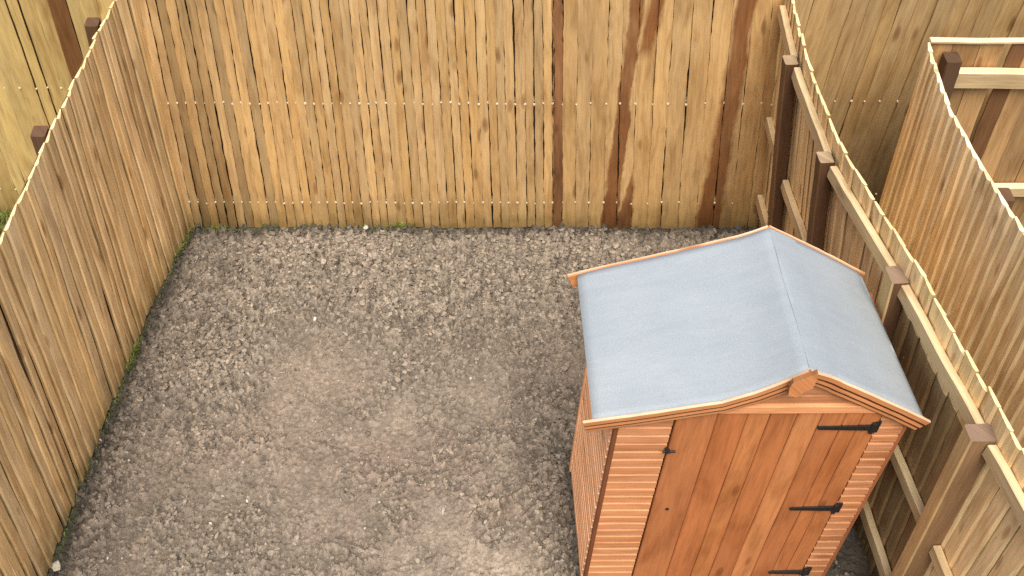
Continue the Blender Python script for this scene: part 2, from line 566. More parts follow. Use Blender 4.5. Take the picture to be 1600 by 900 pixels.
bounds = [0.04] + [s_of_y(SR, y) for y, _ in post_at] + [SR.L - .05]
for j in range(len(bounds) - 1):
    a, b = bounds[j] + (.045 if j else 0), bounds[j + 1] - .045
    for z, hh in ((1.655, .066), (.90, .062), (.28, .07)):
        rail(fence_right, SR, a, b, z, .001, .034, hh, (.52, .37, .19), (.70, .54, .315), wob=.004)

# ------------------------------------------------------------------ the next garden's fence beyond the right side
foot = [(2.50, 4.42, 0), (2.50, 3.98, 0), (2.52, 3.57, 0), (2.55, 3.15, 0), (2.59, 2.6, 0), (2.66, 1.6, 0)]
top = [(2.365, 4.42, 1.80), (2.325, 3.98, 1.80), (2.345, 3.57, 1.80), (2.395, 3.15, 1.80), (2.48, 2.6, 1.80), (2.62, 1.6, 1.80)]
SN = Surface(foot, top)
if SN.n(1.0).x > 0:
    SN.flip = True
fence_next = thing('fence', 'ribbed closeboard fence of the next garden, curving away beyond the right side fence', 'fence', (2.5, 3.2, 0))
mb = MB()
NEXTC = (0.92, 0.715, 0.41)
s = 0.0
while s < SN.L - .02:
    w = min(random.uniform(.060, .086), SN.L - s)
    board(mb, SN, s, s + w + .008, 0, .013, .022, jit(NEXTC, .13, .06), nseg=18, wob=.0022, bow=.003, t1=1 + random.uniform(-.0035, .0035), capk=1.08, warp=.004, edge=.68, lip=1.05)
    s += w
mb.build('board_panel', M_FENCE, fence_next)
for z in (.3, .95, 1.55):
    rail(fence_next, SN, .05, SN.L - .05, z, -.055, .045, .08, (.42, .28, .13))
for y in (3.5, 2.6, 1.7):
    ss = s_of_y(SN, y); nn = SN.n(ss)
    post(fence_next, SN.p(ss, 0) - nn * .10, SN.p(ss, .93) - nn * .10, Vector((1, 0, 0)), Vector((0, 1, 0)), .085, .085, POSTC)

# ------------------------------------------------------------------ low fence that closes the next garden, rails toward us
SQ = Surface([(2.53, 4.44, 0), (4.3, 4.44, 0)], [(2.375, 4.44, 1.785), (4.3, 4.44, 1.785)])
fence_low = thing('fence', 'low brown fence panel at the top right corner with two pale rails across its boards', 'fence', (3.3, 4.44, 0))
mb = MB(); s = 0.0; dsp = None
while s < SQ.L - .02:
    w = min(random.uniform(.10, .13), SQ.L - s)
    if dsp is None and s > .27:
        dsp = (s, s + .085); s += .085
        continue
    board(mb, SQ, s, s + w - .001, -.014, .012, .010, jit((.40, .235, .10), .22, .08), nseg=14, wob=.002, bow=.002, capk=1.6)
    s += w
mb.build('board_panel', M_FENCE_SHADE, fence_low)
m2 = MB(); board(m2, SQ, dsp[0], dsp[1] - .002, -.012, .013, .011, (.17, .08, .032), nseg=20, wob=.003, bow=.002, s0t=dsp[0] + .03, s1t=dsp[1] + .03)
o = m2.build('dark_board', M_FENCE, fence_low); o['label'] = 'dark brown board leaning among the lighter ones'
rail(fence_low, SQ, .15, SQ.L - .02, 1.595, .004, .05, .098, (.53, .39, .21), (.78, .63, .40))
rail(fence_low, SQ, .03, SQ.L - .02, .82, .004, .045, .07, (.52, .37, .20), (.74, .58, .36))
rail(fence_low, SQ, .0, SQ.L, 1.797, -.022, .035, .018, (.58, .45, .27), (.80, .68, .46), name='capping')
post(fence_low, (2.625, 4.385, 0), (2.485, 4.385, 1.745), Vector((1, 0, 0)), Vector((0, 1, 0)), .075, .085, (.10, .055, .03))
post(fence_low, (4.1, 4.385, 0), (4.1, 4.385, 1.745), Vector((1, 0, 0)), Vector((0, 1, 0)), .075, .085, (.10, .055, .03))

# ------------------------------------------------------------------ rear fences of the neighbours, in line with ours
def rear_fence(x0, x1, label, base, pitch, z_dots, seed, dark=(), crack=None, mat=M_FENCE, foot=1.0):
    random.seed(seed)
    S = Surface([(x0, YB + .13, -.01), (x1, YB + .13, -.01)], [(x0, YB + .13, 2.14), (x1, YB + .13, 2.14)])
    root = thing('fence', label, 'fence', ((x0 + x1) / 2, YB, 0))
    mb = MB(); s = 0.0; edges = []
    while s < S.L - .01:
        w = min(random.uniform(*pitch), S.L - s)
        x = x0 + s
        hit = [d for d in dark if d[0] <= x + w * .5 <= d[1]]
        if hit:
            m2 = MB(); board(m2, S, s, s + w - .002, .001, .013, .011, (.20, .088, .03), nseg=30, wob=.0025, bow=.003, ragged=.001)
            ob = m2.build('dark_board', M_FENCE, root); ob['label'] = 'dark brown board'
        else:
            g = random.choice([-.003, -.002, .001])
            if crack and abs(x + w - crack) < .06:
                g = .012
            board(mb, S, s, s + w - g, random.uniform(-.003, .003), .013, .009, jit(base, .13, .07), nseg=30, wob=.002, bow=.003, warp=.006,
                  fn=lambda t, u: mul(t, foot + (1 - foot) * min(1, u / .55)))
        edges.append(s + w - .002); s += w
    for z in z_dots:
        rail_dot_row(mb, S, edges, z, .008)
    mb.build('board_panel', [mat, M_RAIL_DOT], root)
    mk = MB(); s = 0  # unseen layer added so the gaps stay dark
    while s < S.L - .02:
        w = min(.14, S.L - s)
        board(mk, S, s, s + w + .003, -.018 - .008 * (int(s * 100) % 2), .006, .006, jit((.10, .062, .03), .15), nseg=3, wob=0, bow=0)
        s += w
    mk.build('light_blocking_boards', M_FENCE_SHADE, root)
    for z in (.20, .99, 1.80):
        rail(root, S, .02, S.L - .02, z, -.075, .042, .05, (.36, .26, .13), PALE)
    for k in range(3):
        xx = x0 + .1 + k * (x1 - x0 - .2) / 2
        post(root, (xx, YB + .26, 0), (xx, YB + .26, 2.0), Vector((1, 0, 0)), Vector((0, 1, 0)), .09, .09, POSTC)
    return root
rear_fence(-4.2, -1.44, 'yellowish board fence of the neighbouring plot, seen over the left side fence', (.56, .385, .150), (.060, .10), (1.0, .20), 5,
           dark=((-2.085, -2.01),), crack=-2.25)
rear_fence(1.64, 5.2, 'dull olive brown board fence in shade between the right side fence and the next garden', (.40, .268, .120), (.075, .115), (.92, .16, 1.66), 8, mat=M_FENCE_SHADE, foot=.62)  # shade painted over the lower boards, deepest at the foot
random.seed(21)

# ------------------------------------------------------------------ garden shed
SX0, SX1, SY0, SY1 = 0.688, 1.845, 2.492, 3.12          # walls
shed = thing('garden_shed', 'small orange brown wooden garden shed with pale blue grey felt roof and boarded door', 'shed', ((SX0 + SX1) / 2, (SY0 + SY1) / 2, 0))
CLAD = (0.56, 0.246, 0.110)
CLAD_L = (0.92, 0.50, 0.27)  # left wall, sunlight painted into a paler cladding tone
ORANGE = (0.50, 0.185, 0.06)
UPV = Vector((0, 0, 1)); XV = Vector((1, 0, 0)); YV = Vector((0, 1, 0))

def verge_front(u):      # roof profile at the front, u 0..1 across
    pts = [(.553, 1.458), (.767, 1.508), (1.075, 1.592), (1.204, 1.664), (1.286, 1.728), (1.356, 1.790), (1.449, 1.748), (1.565, 1.676), (1.743, 1.566), (1.906, 1.458)]
    return interp(pts, u, 5)
def verge_back(u):
    pts = [(.549, 1.470), (.70, 1.526), (.846, 1.576), (1.078, 1.656), (1.255, 1.720), (1.352, 1.775), (1.44, 1.724), (1.534, 1.668), (1.68, 1.578), (1.832, 1.480)]
    return interp(pts, u, 5)
def interp(pts, u, ridge):
    """u -1..0 runs eave to ridge on the left, 0..1 ridge to eave on the right."""
    if u <= 0:
        x = pts[0][0] + (u + 1) * (pts[ridge][0] - pts[0][0])
    else:
        x = pts[ridge][0] + u * (pts[-1][0] - pts[ridge][0])
    for a, b in zip(pts, pts[1:]):
        if x <= b[0] + 1e-9:
            k = (x - a[0]) / (b[0] - a[0])
            return x, a[1] + k * (b[1] - a[1])
    return pts[-1]
YF, YK = 2.462, 3.205

def roof_pt(u, v, dz=0.0):
    xa, za = verge_front(u); xb, zb = verge_back(u)
    return Vector((xa + (xb - xa) * v, YF + (YK - YF) * v, za + (zb - za) * v + dz))

# roof deck and felt
def roof_sheet(name, mat, dz0, dz1, u0, u1, v0, v1, tone, nu=40, nv=26, rough=0.0, lip=0.0):
    mb = MB(); V = []; G = []
    for lay, dz in ((0, dz0), (1, dz1)):
        for j in range(nv + 1):
            for i in range(nu + 1):
                u = u0 + (u1 - u0) * i / nu; v = v0 + (v1 - v0) * j / nv
                w = 0.0
                if lay == 1 and rough:
                    w = rough * (math.sin(u * 9 + v * 3) * .4 + math.sin(v * 14 + u * 5) * .35 + random.uniform(-.2, .2))
                    if abs(u) > .93: w += -lip * (abs(u) - .93) / .07
                V.append(roof_pt(u, v, dz + w)); G.append((u, v, 0))
    n = (nu + 1) * (nv + 1); F = []
    for j in range(nv):
        for i in range(nu):
            a = j * (nu + 1) + i
            F.append((a, a + nu + 1, a + nu + 2, a + 1))
            F.append((n + a, n + a + 1, n + a + nu + 2, n + a + nu + 1))
    for i in range(nu):
        F.append((i, i + 1, n + i + 1, n + i)); b = nv * (nu + 1)
        F.append((b + i + 1, b + i, n + b + i, n + b + i + 1))
    for j in range(nv):
        a = j * (nu + 1); b = a + nu
        F.append((a + nu + 1, a, n + a, n + a + nu + 1))
        F.append((b, b + nu + 1, n + b + nu + 1, n + b))
    mb.add(V, G, F, tone)
    return mb, name, mat
mbr, nm, mt = roof_sheet('roof', M_CLAD, -.022, -.006, -.94, .955, .01, .99, ORANGE, nu=40, nv=6)
roof = mbr.build('roof', M_CLAD, shed)
mbf, nm, mt = roof_sheet('felt', M_FELT, -.003, .006, -.955, .965, .005, .995, (.4, .45, .5), rough=.0018, lip=.016)
felt = mbf.build('felt', M_FELT, roof, smooth=True)
# lapped strip of felt down the ridge
mb = MB(); V = []; G = []
nvv = 22
for j in range(nvv + 1):
    v = .012 + .975 * j / nvv
    for i, u in enumerate((0.0, .06, .12, .19, .255)):
        V.append(roof_pt(u + .003 * math.sin(j * .35), v, .0082 - (.0020 if i in (0, 4) else 0))); G.append((0, 0, 0))
F = [(j * 5 + i, j * 5 + i + 1, (j + 1) * 5 + i + 1, (j + 1) * 5 + i) for j in range(nvv) for i in range(4)]
mb.add(V, G, F, (.4, .45, .5))
mb.build('ridge_lap', M_FELT, roof, smooth=True)

# barge boards: two stepped layers swept along the roof edge
def barge(ua, ub, front):
    mb = MB()
    n = 14; path = []; ups = []
    f = verge_front if front else verge_back
    for i in range(n + 1):
        u = ua + (ub - ua) * i / n
        x, z = f(u)
        path.append(Vector((x, YF if front else YK, z + random.uniform(-.0012, .0012))))
    for i in range(n + 1):
        a = path[max(0, i - 1)]; b = path[min(n, i + 1)]
        d = (b - a).normalized()
        up = Vector((-d.z, 0, d.x))
        if up.z < 0: up = -up
        ups.append(up)
    y = -YV if front else YV
    lightt = (.80, .52, .34); mid = (.62, .26, .10); dk = (.10, .034, .012)
    # section in (outward, up)
    sec = [(-.004, -.070), (.003, -.070), (.005, -.066), (.005, -.054), (.001, -.052), (.001, -.046), (.007, -.044), (.007, -.028), (.001, -.026), (.001, -.019),
           (.010, -.017), (.010, .005), (.008, .0085), (.0, .0085), (-.004, .003)]
    tn = [dk, mid, mid, mid, dk, dk, mid, mul(mid, 1.1), mid, dk, dk, mul(mid, .85), lightt, lightt, mid]
    tn = [dk, dk, mul(mid, .8), dk, dk, dk, mid, dk, dk, dk, mul(mid, .9), lightt, lightt, mid, mid]
    prism(mb, path, sec, y, ups, tn, capt=mid)
    return mb.build('barge_board', M_CLAD, shed)
barge(-1.0, -.0, True); barge(.0, 1.0, True)
barge(-1.0, -.0, False); barge(.0, 1.0, False)

# apex block
mb = MB()
xa, za = verge_front(0)
poly = [(xa + .010, za + .046), (xa - .026, za + .016), (xa - .066, za - .008), (xa - .072, za - .046), (xa - .066, za - .096), (xa - .030, za - .106), (xa - .012, za - .074), (xa + .015, za - .050), (xa + .016, za + .010)]
pth = [Vector((0, YF - .028, 0)), Vector((0, YF - .046, 0))]
prism(mb, [Vector((0, YF - .046, 0)), Vector((0, YF - .028, 0))], poly[::-1], XV, UPV, (.30, .125, .045), capt=(.56, .225, .085))
mb.build('apex_block', M_CLAD, shed)

# horizontal cladding, each course a bevelled strip
def clad_strip(mb, p0, p1, outv, h, tone, n=10, lip=(.66, .335, .17)):
    gid = random.uniform(0, 60)
    path = wobble_path(p0, p1, n, .0006, [UPV, outv])
    sec = [(-.012, 0), (.010, 0), (.0122, .004), (.0122, h - .013), (.004, h - .009), (.003, h - .001), (-.012, h - .001)]
    tn = [mul(tone, .6), tone, tone, tone, lip, mul(tone, .8), tone]
    prism(mb, path, sec, outv, UPV, tn, capt=mul(tone, .6), gid=gid)

def roof_z(x, y):
    v = (y - YF) / (YK - YF)
    lo, hi = -1.0, 1.0
    for _ in range(40):
        m = (lo + hi) / 2
        if roof_pt(m, v).x < x: lo = m
        else: hi = m
    return roof_pt(lo, v).z

DX0, DX1, DZ0, DZ1 = 0.918, 1.722, 0.075, 1.503          # door opening
H = .0585
mb = MB(); mbR = MB()
z = .05
while z < 1.46:
    h = min(H, 1.47 - z)
    clad_strip(mb, (SX0 + .013, SY0, z), (DX0 - .006, SY0, z), -YV, h, jit(CLAD, .09, .05), 7)
    clad_strip(mbR, (DX1 + .006, SY0, z), (SX1 - .012, SY0, z), -YV, h, jit(CLAD, .09, .05), 5)
    z += H
mb.build('front_wall', M_CLAD, shed); mbR.build('front_wall', M_CLAD, shed)
# gable above the door
mb = MB()
z = 1.553
while z < 1.73:
    xl = SX0
    while roof_z(xl, SY0) - .045 < z + .05 and xl < 1.34: xl += .01
    xr = SX1
    while roof_z(xr, SY0) - .045 < z + .05 and xr > 1.36: xr -= .01
    if xr - xl > .05:
        clad_strip(mb, (xl, SY0, z), (xr, SY0, z), -YV, .0585, jit(mul(CLAD, .85), .06), 8)
    z += .0585
mb.build('gable_cladding', M_CLAD, shed)
def cladded_wall(name, p0, p1, outv, tone):
    mb = MB(); z = .05
    while z < 1.44:
        h = min(.0585, 1.455 - z)
        clad_strip(mb, (p0[0], p0[1], z), (p1[0], p1[1], z), outv, h, jit(tone, .06, .04), 9, lip=mul(tone, 1.0))
        z += .0585
    return mb.build(name, M_CLAD, shed)
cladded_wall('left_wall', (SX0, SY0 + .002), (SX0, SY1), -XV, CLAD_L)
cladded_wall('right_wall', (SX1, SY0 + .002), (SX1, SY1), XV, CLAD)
o = cladded_wall('back_wall', (SX0 + .014, SY1), (SX1 - .014, SY1), YV, CLAD)
for yy in (SY1 - .004, SY0 + .02):
    mb = MB()
    V = [Vector((SX0 + .02, yy, 1.44)), Vector((SX1 - .02, yy, 1.44))]
    for k in range(11):
        x = SX1 - .02 - (SX1 - SX0 - .04) * k / 10
        V.append(Vector((x, yy, max(1.45, roof_z(x, yy) - .028))))
    V2 = [v + Vector((0, -.012, 0)) for v in V]
    n = len(V)
    mb.add(V + V2, [(v.x, v.z * .2, 3) for v in V + V2], [tuple(range(n)), tuple(range(2 * n - 1, n - 1, -1))] + [(k, n + k, n + (k + 1) % n, (k + 1) % n) for k in range(n)], mul(CLAD, .7))
    mb.build('gable', M_CLAD, shed)
def trim(name, c, w, d, z0, z1, tone, parent=shed, mat=M_CLAD):
    mb = MB()
    prism(mb, wobble_path((c[0], c[1], z0), (c[0], c[1], z1), 14, .001, [XV]), rect(w, d, .003), XV, YV, tone)
    return mb.build(name, mat, parent)
trim('corner_trim', (SX0 + .004, SY0 - .004), .018, .026, .04, 1.425, (.20, .07, .028))
trim('corner_trim', (SX1 - .004, SY0 - .004), .016, .022, .04, 1.425, (.34, .125, .05))
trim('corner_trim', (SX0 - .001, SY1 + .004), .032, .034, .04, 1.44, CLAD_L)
trim('corner_trim', (SX1 + .001, SY1 + .004), .030, .034, .04, 1.44, CLAD)
# header over the door
mb = MB()
prism(mb, wobble_path((DX0 - .02 + .13, SY0 - .014, 1.529), (DX1 + .015, SY0 - .014, 1.529), 8, .001, [UPV]), rect(.026, .046, .003), -YV, UPV, (.70, .31, .135))
mb.build('door_header', M_CLAD, shed)
# floor
mb = MB()
prism(mb, [Vector((SX0 + .01, (SY0 + SY1) / 2, .03)), Vector((SX1 - .01, (SY0 + SY1) / 2, .03))], rect(SY1 - SY0 - .02, .04), YV, UPV, mul(CLAD, .6))
for yy in (SY0 + .1, SY1 - .1):
    prism(mb, [Vector((SX0 + .01, yy, .004)), Vector((SX1 - .01, yy, .004))], rect(.06, .05), YV, UPV, mul(CLAD, .5))
mb.build('floor', M_CLAD, shed)

# door of upright boards
mb = MB()
cuts = [DX0, 1.075, 1.185, 1.29, 1.395, 1.50, 1.59, 1.66, DX1]
cuts = [DX0, 1.077, 1.195, 1.282, 1.388, 1.485, 1.578, 1.645, DX1]
tones = [(.43, .155, .054), (.45, .152, .050), (.50, .190, .064), (.44, .155, .052), (.53, .208, .074), (.44, .155, .053), (.47, .168, .057), (.46, .165, .056)]
for k in range(8):
    a, b = cuts[k] + .0011, cuts[k + 1] - .0011
    pa = [Vector(((a + b) / 2, SY0 - .008 + .0015 * math.sin(i * .8 + k), DZ0 + (DZ1 - DZ0) * i / 16)) for i in range(17)]
    w = b - a
    sec = [(-w / 2, -.012), (w / 2, -.012), (w / 2, .008), (w / 2 - .004, .0115), (-w / 2 + .004, .0115), (-w / 2, .008)]
    prism(mb, pa, sec, XV, -YV, jit(tones[k], .03, .02), capt=mul(tones[k], .7))
door = mb.build('door', M_DOOR, shed)
door['label'] = 'upright boards stained deeper orange than the walls'

def hinge(z, x_tip, x_pin):
    mb = MB(); y = SY0 - .0225
    V = []; t = .006
    prof = [(x_tip, -.006), (x_tip + .008, -.009), (x_pin - .012, -.0155), (x_pin - .012, .0155), (x_tip + .008, .009), (x_tip, .006)]
    prism(mb, [Vector((0, y + .004, z)), Vector((0, y - t, z))], prof, XV, UPV, (.02, .02, .02))
    # pin and fixing plate
    prism(mb, [Vector((x_pin - .004, y - .004, z - .032)), Vector((x_pin - .004, y - .004, z + .032))], rect(.016, .016, .004), XV, YV, (.02, .02, .02))
    prism(mb, [Vector((x_pin + .0135, y + .002, z - .033)), Vector((x_pin + .0135, y + .002, z + .036))], rect(.022, .010, .002), XV, YV, (.02, .02, .02))
    for k in (.2, .55, .85):
        xx = x_tip + (x_pin - x_tip) * k
        prism(mb, [Vector((xx, y - t, z)), Vector((xx, y - t - .003, z))], [(.005 * math.cos(a), .005 * math.sin(a)) for a in [i * math.pi / 3 for i in range(6)]], XV, UPV, (.03, .03, .03))
    return mb.build('hinge', M_IRON, door)
hinge(1.405, 1.485, 1.705); hinge(.776, 1.520, 1.722); hinge(.176, 1.560, 1.735)
# turn button by the door edge
mb = MB()
prism(mb, [Vector((.895, SY0 - .028, 1.238)), Vector((.945, SY0 - .034, 1.250))], rect(.008, .013, .003), YV, UPV, (.02, .02, .02))
prism(mb, [Vector((.915, SY0 - .008, 1.243)), Vector((.915, SY0 - .034, 1.243))], [(.011 * math.cos(a), .011 * math.sin(a)) for a in [i * math.pi / 4 for i in range(8)]], XV, UPV, (.02, .02, .02))
mb.build('turn_button', M_IRON, shed)
mb = MB()
prism(mb, [Vector((.985, SY0 - .014, .772)), Vector((.985, SY0 - .026, .772))], [(.008 * math.cos(a), .006 * math.sin(a)) for a in [i * math.pi / 4 for i in range(8)]], XV, UPV, (.02, .02, .02))
mb.build('key_plate', M_IRON, door)

# ------------------------------------------------------------------ soil
def hash2(ix, iy, k):
    h = np.sin(ix * 127.1 + iy * 311.7 + k * 74.7) * 43758.5453
    return h - np.floor(h)
def vnoise(x, y, k):
    ix, iy = np.floor(x), np.floor(y); fx, fy = x - ix, y - iy
    fx = fx * fx * (3 - 2 * fx); fy = fy * fy * (3 - 2 * fy)
    a = hash2(ix, iy, k); b = hash2(ix + 1, iy, k); c = hash2(ix, iy + 1, k); d_ = hash2(ix + 1, iy + 1, k)
    return (a + (b - a) * fx) * (1 - fy) + (c + (d_ - c) * fx) * fy
def fbm(x, y, k, o=4):
    r = 0; a = .5; f = 1
    for i in range(o):
        r = r + a * vnoise(x * f, y * f, k + i * 3.1); a *= .5; f *= 2.07
    return r / (1 - .5 ** o)
def clods(x, y, cell, k, stretch=1.5):
    """Rounded lumps on a jittered grid: height 0..1, plus a random value per lump."""
    X, Y = x / cell, y / cell
    ix, iy = np.floor(X), np.floor(Y)
    best = np.zeros_like(X); rid = np.zeros_like(X)
    for dx in (-1, 0, 1):
        for dy in (-1, 0, 1):
            cx, cy = ix + dx, iy + dy
            px = cx + .1 + .8 * hash2(cx, cy, k); py = cy + .1 + .8 * hash2(cx, cy, k + 1)
            an = hash2(cx, cy, k + 2) * 3.14159; sz = .35 + .45 * hash2(cx, cy, k + 3)
            ex = X - px; ey = Y - py
            u = ex * np.cos(an) + ey * np.sin(an); v = (-ex * np.sin(an) + ey * np.cos(an)) * stretch
            d2 = (u * u + v * v) / (sz * sz)
            h = np.sqrt(np.clip(1 - d2, 0, 1)) * sz / .8
            m = h > best
            best = np.where(m, h, best); rid = np.where(m, hash2(cx, cy, k + 4), rid)
    return best, rid

def left_edge(y):
    return np.interp(y, [1.5, 2.55, 3.33, 4.2, 4.93], [-2.03, -1.94, -1.85, -1.73, -1.585])
def coarse(x, y):
    """How lumpy the ground is at a place, 0..1."""
    c = np.clip((y - 3.55) / .75, 0, 1) * .85
    c = np.maximum(c, .85 * np.exp(-((x - left_edge(y)) / .36) ** 2))
    c = np.maximum(c, .75 * np.exp(-((x - .62) / .22) ** 2) * (y < 3.7))
    c = np.maximum(c, .55 * np.exp(-(((x + 1.1) / .5) ** 2 + ((y - 2.7) / .45) ** 2)))
    c = c * (.45 + .9 * fbm(x * 2.3, y * 2.3, 5.0))
    c = np.maximum(c, .11 + .75 * np.clip(fbm(x * 4.2, y * 4.2, 9.0) - .34, 0, 1) * 1.6)
    c = np.maximum(c, np.exp(-(((x + 1.32) / .42) ** 4 + ((y - 3.88) / .42) ** 4)) * (.72 + .5 * fbm(x * 4, y * 4, 6.0)))
    c = np.maximum(c, .9 * np.exp(-(((x + .15) / .8) ** 4 + ((y - 4.45) / .34) ** 4)) * (.55 + .6 * fbm(x * 3, y * 3, 7.0)))
    # trampled patch in the middle
    c = c * (1 - .55 * np.exp(-(((x + .75) / .30) ** 2 + ((y - 3.75) / .45) ** 2)))
    return np.clip(c, 0, 1)

X0, X1, Y0, Y1 = -2.12, 2.2, 1.25, 4.97
RES = .0068
nx, ny = int((X1 - X0) / RES), int((Y1 - Y0) / RES)
gx, gy = np.meshgrid(np.linspace(X0, X1, nx), np.linspace(Y0, Y1, ny))
wx = gx + .02 * (fbm(gx * 9, gy * 9, 31.) - .5); wy = gy + .02 * (fbm(gx * 9, gy * 9, 37.) - .5)
C = coarse(gx, gy)
hA, rA = clods(wx, wy, .042, 1.3, 1.35)
hB, rB = clods(wx + .013, wy + .021, .029, 11.7, 1.45)
hD, rD = clods(wx, wy, .016, 23.9, 1.3)
keepA = (rA < .15 + .8 * C)
hz = .056 * hA * keepA * C ** 1.1 + .036 * hB * (rB < .3 + .8 * C) * (.10 + 1.0 * C) * np.clip(C * 3.5, .25, 1) + .015 * hD * (.42 + .58 * C) * (.4 + 1.0 * rD)
hz += .030 * (fbm(gx * 1.7, gy * 1.7, 3.) - .5) + .014 * (fbm(gx * 11, gy * 11, 13.) - .5) + .008 * (fbm(gx * 40, gy * 40, 17.) - .5) + .005 * (fbm(gx * 90, gy * 90, 19., 2) - .5)
# shallow ditch along the foot of the fences
dl = gx - left_edge(gy); db = YB - gy
hz -= .020 * np.exp(-((dl - .03) / .05) ** 2) + .016 * np.exp(-((db - .03) / .04) ** 2)
hz -= .018
tone = np.zeros((ny, nx, 3))
warm = np.array([.292, .229, .179]); grey = np.array([.272, .225, .176]); dark = np.array([.13, .113, .09]); tan = np.array([.40, .325, .25])
mw = np.clip((fbm(gx * 3.1, gy * 3.1, 41.) - .33) * 2.2, 0, 1) * np.clip((4.1 - gy) / .7, 0, 1)
tone[:] = grey * (1 - mw[..., None]) + warm * mw[..., None]
mt_ = np.clip((2.85 - gy) / .35, 0, 1) * np.exp(-((gx - .25) / .45) ** 2)
tone = tone * (1 - mt_[..., None]) + tan * mt_[..., None]
var = (.80 + .42 * rA * keepA * C + .30 * rB * (1 - C) + .16 * (rD - .5))
lump = hz + .018 - .030 * (fbm(gx * 1.7, gy * 1.7, 3.) - .5)
loc = np.clip((lump - .004) / (.012 + .020 * C), 0, 1)          # crevice shade painted between the lumps, paler on top
cw = np.clip((C - .06) * 1.7, 0, 1)
var = var * (1 - cw) * 1.10 * (.66 + .58 * fbm(gx * 75, gy * 75, 91.)) + var * cw * (.60 + .56 * loc)
tone *= var[..., None] * (.82 + .36 * fbm(gx * 6, gy * 6, 51.))[..., None]
# damp soil and moss at the foot of the fences, their shade painted in
moist_shade = np.clip(np.exp(-(np.clip(dl, 0, 9) / .10) ** 2) * 1.1, 0, 1)
moist_shade = np.maximum(moist_shade, np.exp(-(np.clip(db, 0, 9) / .085) ** 2) * 1.05)
moist_shade = np.maximum(moist_shade, .75 * np.exp(-((gx - .66) / .10) ** 2) * (gy < 3.3))
moist_shade = np.maximum(moist_shade, .9 * np.clip((gx - 1.8) / .06, 0, 1) * (gy < 4.0))
moist_shade = np.maximum(moist_shade, .16 * np.exp(-((dl - .2) / .25) ** 2) * C)
moist_shade *= .75 + .5 * fbm(gx * 14, gy * 14, 61.)
moist_shade = np.clip(moist_shade, 0, 1)[..., None]
tone = tone * (1 - moist_shade) + dark * .62 * moist_shade
moss = np.clip(np.maximum(np.exp(-(dl / .030) ** 2), np.exp(-(db / .022) ** 2) * (gx < .1)) * (fbm(gx * 7, gy * 7, 71.) * 1.6 - .25), 0, 1)[..., None]
tone = tone * (1 - moss) + np.array([.10, .115, .05]) * moss * .9
def grid_object(name, gx, gy, hz, tone, mat):
    ny, nx = gx.shape
    me = bpy.data.meshes.new(name)
    co = np.stack([gx, gy, hz], -1).reshape(-1, 3).astype(np.float32)
    a = (np.arange(ny - 1)[:, None] * nx + np.arange(nx - 1)[None, :]).ravel()
    q = np.stack([a, a + 1, a + nx + 1, a + nx], -1).astype(np.int32)
    me.vertices.add(len(co)); me.vertices.foreach_set('co', co.ravel())
    me.loops.add(q.size); me.loops.foreach_set('vertex_index', q.ravel())
    me.polygons.add(len(q)); me.polygons.foreach_set('loop_start', np.arange(len(q), dtype=np.int32) * 4)
    at = me.attributes.new('tone', 'FLOAT_COLOR', 'POINT')
    at.data.foreach_set('color', np.concatenate([tone.reshape(-1, 3), np.ones((len(co), 1))], 1).astype(np.float32).ravel())
    me.polygons.foreach_set('use_smooth', np.ones(len(q), dtype=bool))
    me.materials.append(mat); me.update(); me.validate()
    o = bpy.data.objects.new(name, me); COL.objects.link(o)
    return o
soil = grid_object('soil', gx, gy, hz, tone, M_SOIL)
soil['kind'] = 'structure'; soil['label'] = 'bare lumpy grey brown soil of the enclosed garden'
def soil_h(x, y):
    i = np.clip(((np.asarray(x) - X0) / (X1 - X0) * (nx - 1)).round().astype(int), 0, nx - 1)
    j = np.clip(((np.asarray(y) - Y0) / (Y1 - Y0) * (ny - 1)).round().astype(int), 0, ny - 1)
    return hz[j, i], tone[j, i]

# one wide sheet of ground under and beyond everything
gn = 60
wxs, wys = np.meshgrid(np.linspace(-60, 60, gn), np.linspace(-60, 60, gn))
gt = np.zeros((gn, gn, 3)); gt[:] = (.16, .135, .105)
ground = grid_object('ground', wxs, wys, np.full_like(wxs, -.10), gt, M_SOIL)
ground['kind'] = 'structure'
# neighbours' plots: slightly raised earth and lawn sheets beside the side fences
def plot(name, x0, x1, y0, y1, z, base, mat):
    a, b = np.meshgrid(np.linspace(x0, x1, 90), np.linspace(y0, y1, 90))
    t = np.array(base)[None, None, :] * (.7 + .6 * fbm(a * 5, b * 5, 81.))[..., None]
    o = grid_object(name, a, b, z + .03 * (fbm(a * 3, b * 3, 83.) - .5), t, mat)
    o['kind'] = 'structure'
    return o
plot('lawn', -6.5, -2.08, -2, 5.2, -.015, (.10, .13, .045), M_SOIL)
plot('ground', 2.16, 7.0, -2, 5.2, -.02, (.10, .088, .07), M_SOIL)

